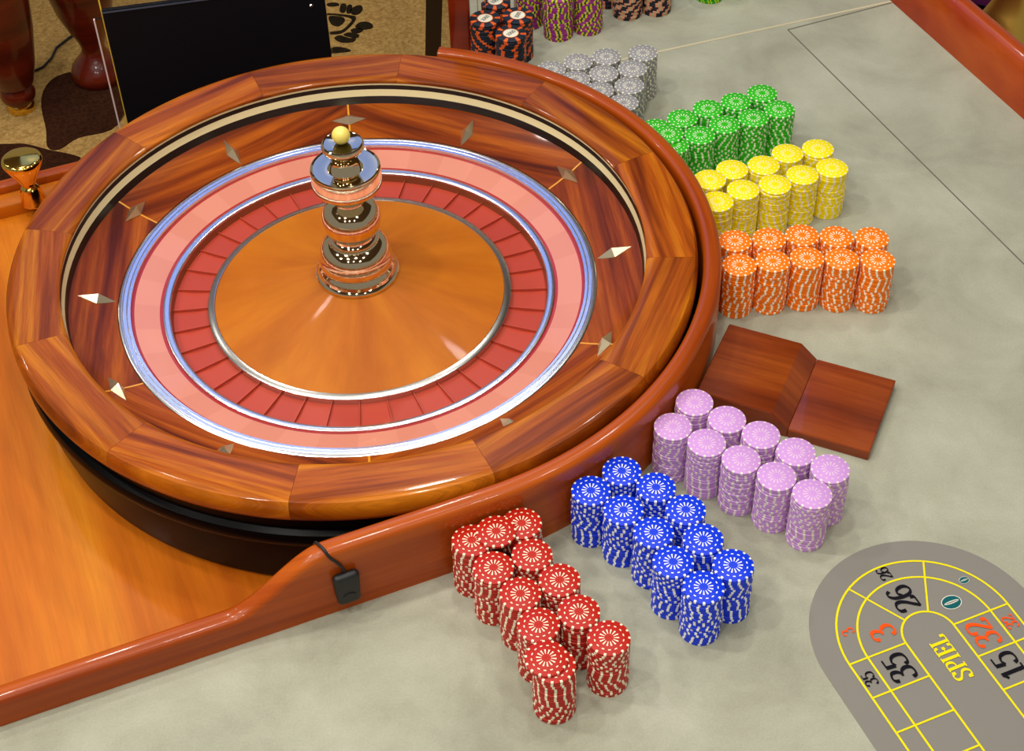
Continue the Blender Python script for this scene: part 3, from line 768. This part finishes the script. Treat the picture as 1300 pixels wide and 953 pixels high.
# ------------------------------------------------------------------ black sensor hanging over the fence
def UVP(u, v, z): return (*W(u, v), z)
su = 0.0  # position along the fence
sens_u = (-0.1696) * CU + 0.9491 * SU
sensor = tag(empty('ball_sensor', UVP(sens_u, V_OUT, 0.019)), 'small black plastic sensor with cable hanging over the wooden fence', 'sensor')
sens_rz = TH
mb = MB(); mb.box((0, -0.0058, 0.021), (0.026, 0.0105, 0.042), 0, bevel=0.0048)
for i, (x, y, z) in enumerate(mb.v):
    k = (z - 0.021) / 0.021; mb.v[i] = (x * (1.0 + 0.08 * k - 0.06 * k * k), y, z)
body = mb.build('housing', M_SENSOR, sensor, smooth=50)
arc = MB(); arc.tube([(0.006 * math.cos(t), -0.0112, 0.014 + 0.003 * math.sin(t)) for t in [PI * i / 8 for i in range(9)]], 0.0007, 6)
arc.build('grip_groove', plain('sensor_groove', (6, 6, 6), 0.6), body)
top = 0.0905 - 0.019
pth = [(0.0, -0.004, 0.040), (-0.002, -0.0030, 0.050), (-0.006, -0.0022, 0.058), (-0.010, -0.0015, 0.064), (-0.0125, 0.0005, top - 0.003), (-0.0145, 0.005, top + 0.0012), (-0.017, 0.012, top + 0.0014), (-0.019, 0.0195, top - 0.002), (-0.0200, 0.0235, 0.055), (-0.0205, 0.0235, 0.02), (-0.021, 0.0235, -0.06)]
P3 = []
for i in range(len(pth) - 1):
    p0, p1, p2, p3 = pth[max(i - 1, 0)], pth[i], pth[i + 1], pth[min(i + 2, len(pth) - 1)]
    for k in range(5):
        t = k / 5
        P3.append(tuple(0.5 * (2 * p1[j] + (-p0[j] + p2[j]) * t + (2 * p0[j] - 5 * p1[j] + 4 * p2[j] - p3[j]) * t * t + (-p0[j] + 3 * p1[j] - 3 * p2[j] + p3[j]) * t ** 3) for j in range(3)))
P3.append(pth[-1])
MB().tube(P3, 0.0016, 8).build('cable', M_SENSOR, sensor, smooth=60)
sensor.rotation_euler = (0, 0, TH)

# ------------------------------------------------------------------ brass knob behind the wheel
kn = tag(empty('brass_marker', (-0.6275, 1.650, -0.03)), 'flared polished brass marker standing on the tray beside wheel rim', 'marker')
MB().lathe([(0.0005, 0), (0.0165, 0), (0.0172, 0.0015), (0.0165, 0.004), (0.0150, 0.012), (0.0128, 0.020), (0.0115, 0.024)], n=48).build('foot', M_BRASS, kn)
MB().lathe([(0.0115, 0.024), (0.0090, 0.0265), (0.0080, 0.028), (0.0092, 0.031), (0.0140, 0.0405), (0.0200, 0.0525), (0.0245, 0.0620), (0.0258, 0.0655), (0.0262, 0.0680), (0.0255, 0.0705), (0.0240, 0.0720), (0.0215, 0.0728), (0.0005, 0.0742)], n=48).build('flared_head', M_BRASS, kn)

# ------------------------------------------------------------------ black board with acrylic sheets behind the wheel
brz = math.atan(0.19); bc, bs = math.cos(brz), math.sin(brz)
board = tag(empty('notice_board', (-0.535, 1.8393, FLOOR)), 'matte black board on a stand behind the wheel, seen from its back', 'board')
ZB = -FLOOR
def bb(mb, name, mats, parent=None, smooth=0): return mb.build(name, mats, parent or board, (0, 0, 0) if parent else (0, 0, ZB), 0 if parent else brz, smooth)
panel = bb(MB().box((0.149, 0.004, 0.020), (0.298, 0.006, 0.24), 0, bevel=0.001), 'panel', M_BOARD)
bb(MB().box((0.149, 0.001, 0.1365), (0.298, 0.002, 0.002)), 'panel_edge', plain('board_edge', (70, 76, 92), 0.4), panel)
mb = MB().lathe([(0.0002, 0.0016), (0.002, 0.0014), (0.003, 0)], n=16)
sc = bb(mb, 'screw', M_SILVER, panel); sc.location = (0.2785, 0.001, 0.105); sc.rotation_euler = (PI / 2, 0, 0)
sheet = bb(MB().box((0.150, 0.0092, 0.10), (0.300, 0.003, 0.40)), 'clear_sheet', M_CLEAR)
sheet['label'] = 'clear acrylic sheet with yellow edge'
bb(MB().box((-0.001, 0.0092, 0.10), (0.0018, 0.0032, 0.40)), 'sheet_edge', M_EDGEY, sheet)
sheet2 = bb(MB().box((0.06, 0.015, 0.01), (0.145, 0.004, 0.22)), 'clear_sheet', M_CLEAR)
bb(MB().box((-0.0135, 0.015, 0.01), (0.002, 0.0042, 0.22)), 'sheet_edge', M_EDGEW, sheet2)
bb(MB().box((0.15, 0.025, -0.42), (0.03, 0.012, 0.64)), 'stand_post', M_BOARD)
bb(MB().box((0.15, 0.025, -0.74), (0.26, 0.16, 0.02), 0, bevel=0.004), 'stand_foot', M_BOARD)

# ------------------------------------------------------------------ mahogany post and acrylic screen at the table corner
post = tag(empty('corner_post', (-0.0600, 1.9320, 0)), 'square mahogany post rising beside the black and orange chips', 'post')
post_h = 0.40
MB().box((0, 0, post_h / 2), (0.030, 0.022, post_h), 0, bevel=0.003).build('shaft', M_POST, post)
scr = MB().box((0.0265, 0.003, 0.005 + 0.19), (0.0225, 0.005, 0.38), 0, bevel=0.0008).build('clear_screen', M_CLEAR, post)
MB().box((0.0265, 0.0, 0.19), (0.0015, 0.003, 0.36)).build('reflection_strip', plain('acrylic_reflection', (176, 150, 110), 0.3), scr)  # reflection line in the acrylic, put in as a thin tan strip

# ------------------------------------------------------------------ things on the carpet behind
def turned_leg(name, x, y, prof, label, mat=M_DARKWOOD):
    e = tag(empty(name, (x, y, FLOOR)), label, 'table leg')
    return e
leg = turned_leg('turned_table_leg', -1.070, 2.905, None, 'thick reddish turned table leg with brass ferrule on the carpet')
MB().lathe([(0.001, 0), (0.030, 0), (0.031, 0.004), (0.029, 0.018), (0.028, 0.020)], n=40).build('ferrule', M_BRASS, leg)
MB().lathe([(0.028, 0.020), (0.036, 0.030), (0.039, 0.042), (0.036, 0.055), (0.033, 0.062), (0.043, 0.072), (0.056, 0.12), (0.070, 0.20), (0.080, 0.30), (0.084, 0.42), (0.078, 0.55), (0.06, 0.66), (0.06, 0.70)], n=48).build('shaft', M_DARKWOOD, leg)
leg2 = turned_leg('turned_table_leg', -0.915, 3.02, None, 'dark turned table leg with narrow waist, beside the black board')
MB().lathe([(0.001, 0), (0.056, 0), (0.061, 0.008), (0.062, 0.02), (0.056, 0.036), (0.042, 0.052), (0.030, 0.066), (0.026, 0.078), (0.027, 0.09), (0.034, 0.11), (0.046, 0.135), (0.062, 0.18), (0.078, 0.26), (0.088, 0.38), (0.084, 0.52), (0.06, 0.66), (0.06, 0.70)], n=48).build('shaft', M_DARKWOOD, leg2)
cable = MB().tube([(-1.20, 2.98, FLOOR + .004), (-1.10, 3.02, FLOOR + .004), (-1.053, 3.06, FLOOR + .004), (-1.040, 3.098, FLOOR + .004), (-1.037, 3.14, FLOOR + .004), (-1.015, 3.179, FLOOR + .004), (-0.99, 3.22, FLOOR + .004), (-0.97, 3.40, FLOOR + .004)], 0.0028, 8).build('floor_cable', M_SENSOR)
tag(cable, 'thin black cable lying across the carpet between the turned legs', 'cable')
# dark stool: four splayed legs and a seat
st = tag(empty('bar_stool', (-0.110, 3.16, FLOOR)), 'dark wooden bar stool with splayed square legs on the carpet', 'stool')
def splay(p0, p1, w0, w1):
    mb = MB()
    for (x, y, z), w in ((p0, w0), (p1, w1)):
        for dx, dy in ((-1, -1), (1, -1), (1, 1), (-1, 1)): mb.v.append((x + dx * w, y + dy * w, z))
    for i in range(4): mb.face((i, (i + 1) % 4, 4 + (i + 1) % 4, 4 + i))
    mb.face((3, 2, 1, 0)); mb.face((4, 5, 6, 7)); return mb
M_STOOL = plain('dark_stool_wood', (30, 14, 10), 0.35, coat=0.2)
for sx, sy in ((-1, -1), (1, -1), (1, 1), (-1, 1)):
    splay((0.13 + sx * 0.18 - 0.13 * 0 , sy * 0.18, 0.0), (0.13 + sx * 0.13, sy * 0.13, 0.66), 0.017, 0.02).build('leg', M_STOOL, st, smooth=0)
MB().box((0.13, 0, 0.69), (0.36, 0.36, 0.06), 0, bevel=0.02).build('seat', M_STOOL, st)
# brass bell-shaped stand and a purple seat beyond the right rail
br = tag(empty('brass_stand', (0.752, 1.990, FLOOR)), 'shiny brass bell-shaped stand with dark socket beyond the red rail', 'stand')
MB().lathe([(0.001, 0), (0.13, 0), (0.13, 0.012), (0.03, 0.03), (0.022, 0.05), (0.022, 0.62), (0.050, 0.64), (0.062, 0.655), (0.064, 0.67), (0.062, 0.690), (0.056, 0.712), (0.046, 0.735), (0.036, 0.756), (0.029, 0.774), (0.0265, 0.787), (0.028, 0.790), (0.0265, 0.793), (0.022, 0.793), (0.020, 0.786)], n=56).build('bell', plain('satin_brass', (250, 206, 96), 0.32, metal=1.0), br)
MB().lathe([(0.020, 0.786), (0.001, 0.786)], n=32).build('socket', M_EBONY, br)
ps = tag(empty('round_stool', (0.95, 2.62, FLOOR)), 'low stool with purple cushion behind the brass stand', 'stool')
MB().lathe([(0.001, 0), (0.16, 0), (0.16, 0.015), (0.03, 0.03), (0.025, 0.42)], n=32).build('pedestal', M_EBONY, ps)
MB().lathe([(0.025, 0.42), (0.17, 0.425), (0.185, 0.44), (0.185, 0.455), (0.17, 0.46)], n=48).build('seat_base', M_EBONY, ps)
MB().lathe([(0.17, 0.46), (0.178, 0.48), (0.17, 0.505), (0.14, 0.52), (0.001, 0.525)], n=48).build('cushion', M_PURPLE, ps)

# ------------------------------------------------------------------ winning-number display hung above the table (seen mirrored in the wheel)
disp = tag(empty('number_display', (-0.46, 2.55, CEIL_Z)), 'hanging blue number display screen facing the wheel from behind', 'display')
def emit(name, c, s):
    t = NT(name); t.set(Base_Color=(0.02, 0.02, 0.02, 1), Roughness=0.3)
    t.bsdf.inputs['Emission Color'].default_value = rgba(c); t.bsdf.inputs['Emission Strength'].default_value = s
    return t.mat
DZ = 1.05 - CEIL_Z
MB().box((0, 0.03, DZ), (1.16, 0.05, 0.86), 0, bevel=0.008).build('housing', M_BOARD, disp)
scrn = MB().box((0, 0.003, DZ), (1.08, 0.004, 0.78)).build('screen', emit('screen_blue', (110, 152, 255), 1.1), disp, smooth=0)
for x in (-0.4, 0.4): MB().box((x, 0.03, DZ / 2 + 0.215), (0.03, 0.03, -DZ - 0.43)).build('hanger', M_BOARD, disp)
M_DISC, M_DNUM = emit('screen_white', (226, 226, 255), 1.5), emit('screen_red', (190, 20, 30), 0.9)
for txt, x, z in (('33', 0.12, -0.24), ('31', 0.24, -0.20), ('25', 0.20, -0.31)):
    d = MB().lathe([(0.0005, 0), (0.048, 0)], n=32).build('number_disc', M_DISC, scrn)
    d.location = (x, 0.0005, DZ + z); d.rotation_euler = (PI / 2, 0, 0)
    mb = MB(); write(mb, txt.replace('7', '1'), lambda a, b: (a, b), 0.055, 0.0008); n = mb.build('display_number', M_DNUM, scrn, smooth=0)
    n.location = d.location; n.rotation_euler = (PI / 2, 0, 0)

# ------------------------------------------------------------------ lift everything so that the carpet lies at height zero
for o in list(scene.objects):
    if o.parent is None and o is not cam: o.location.z += TABLE_Z
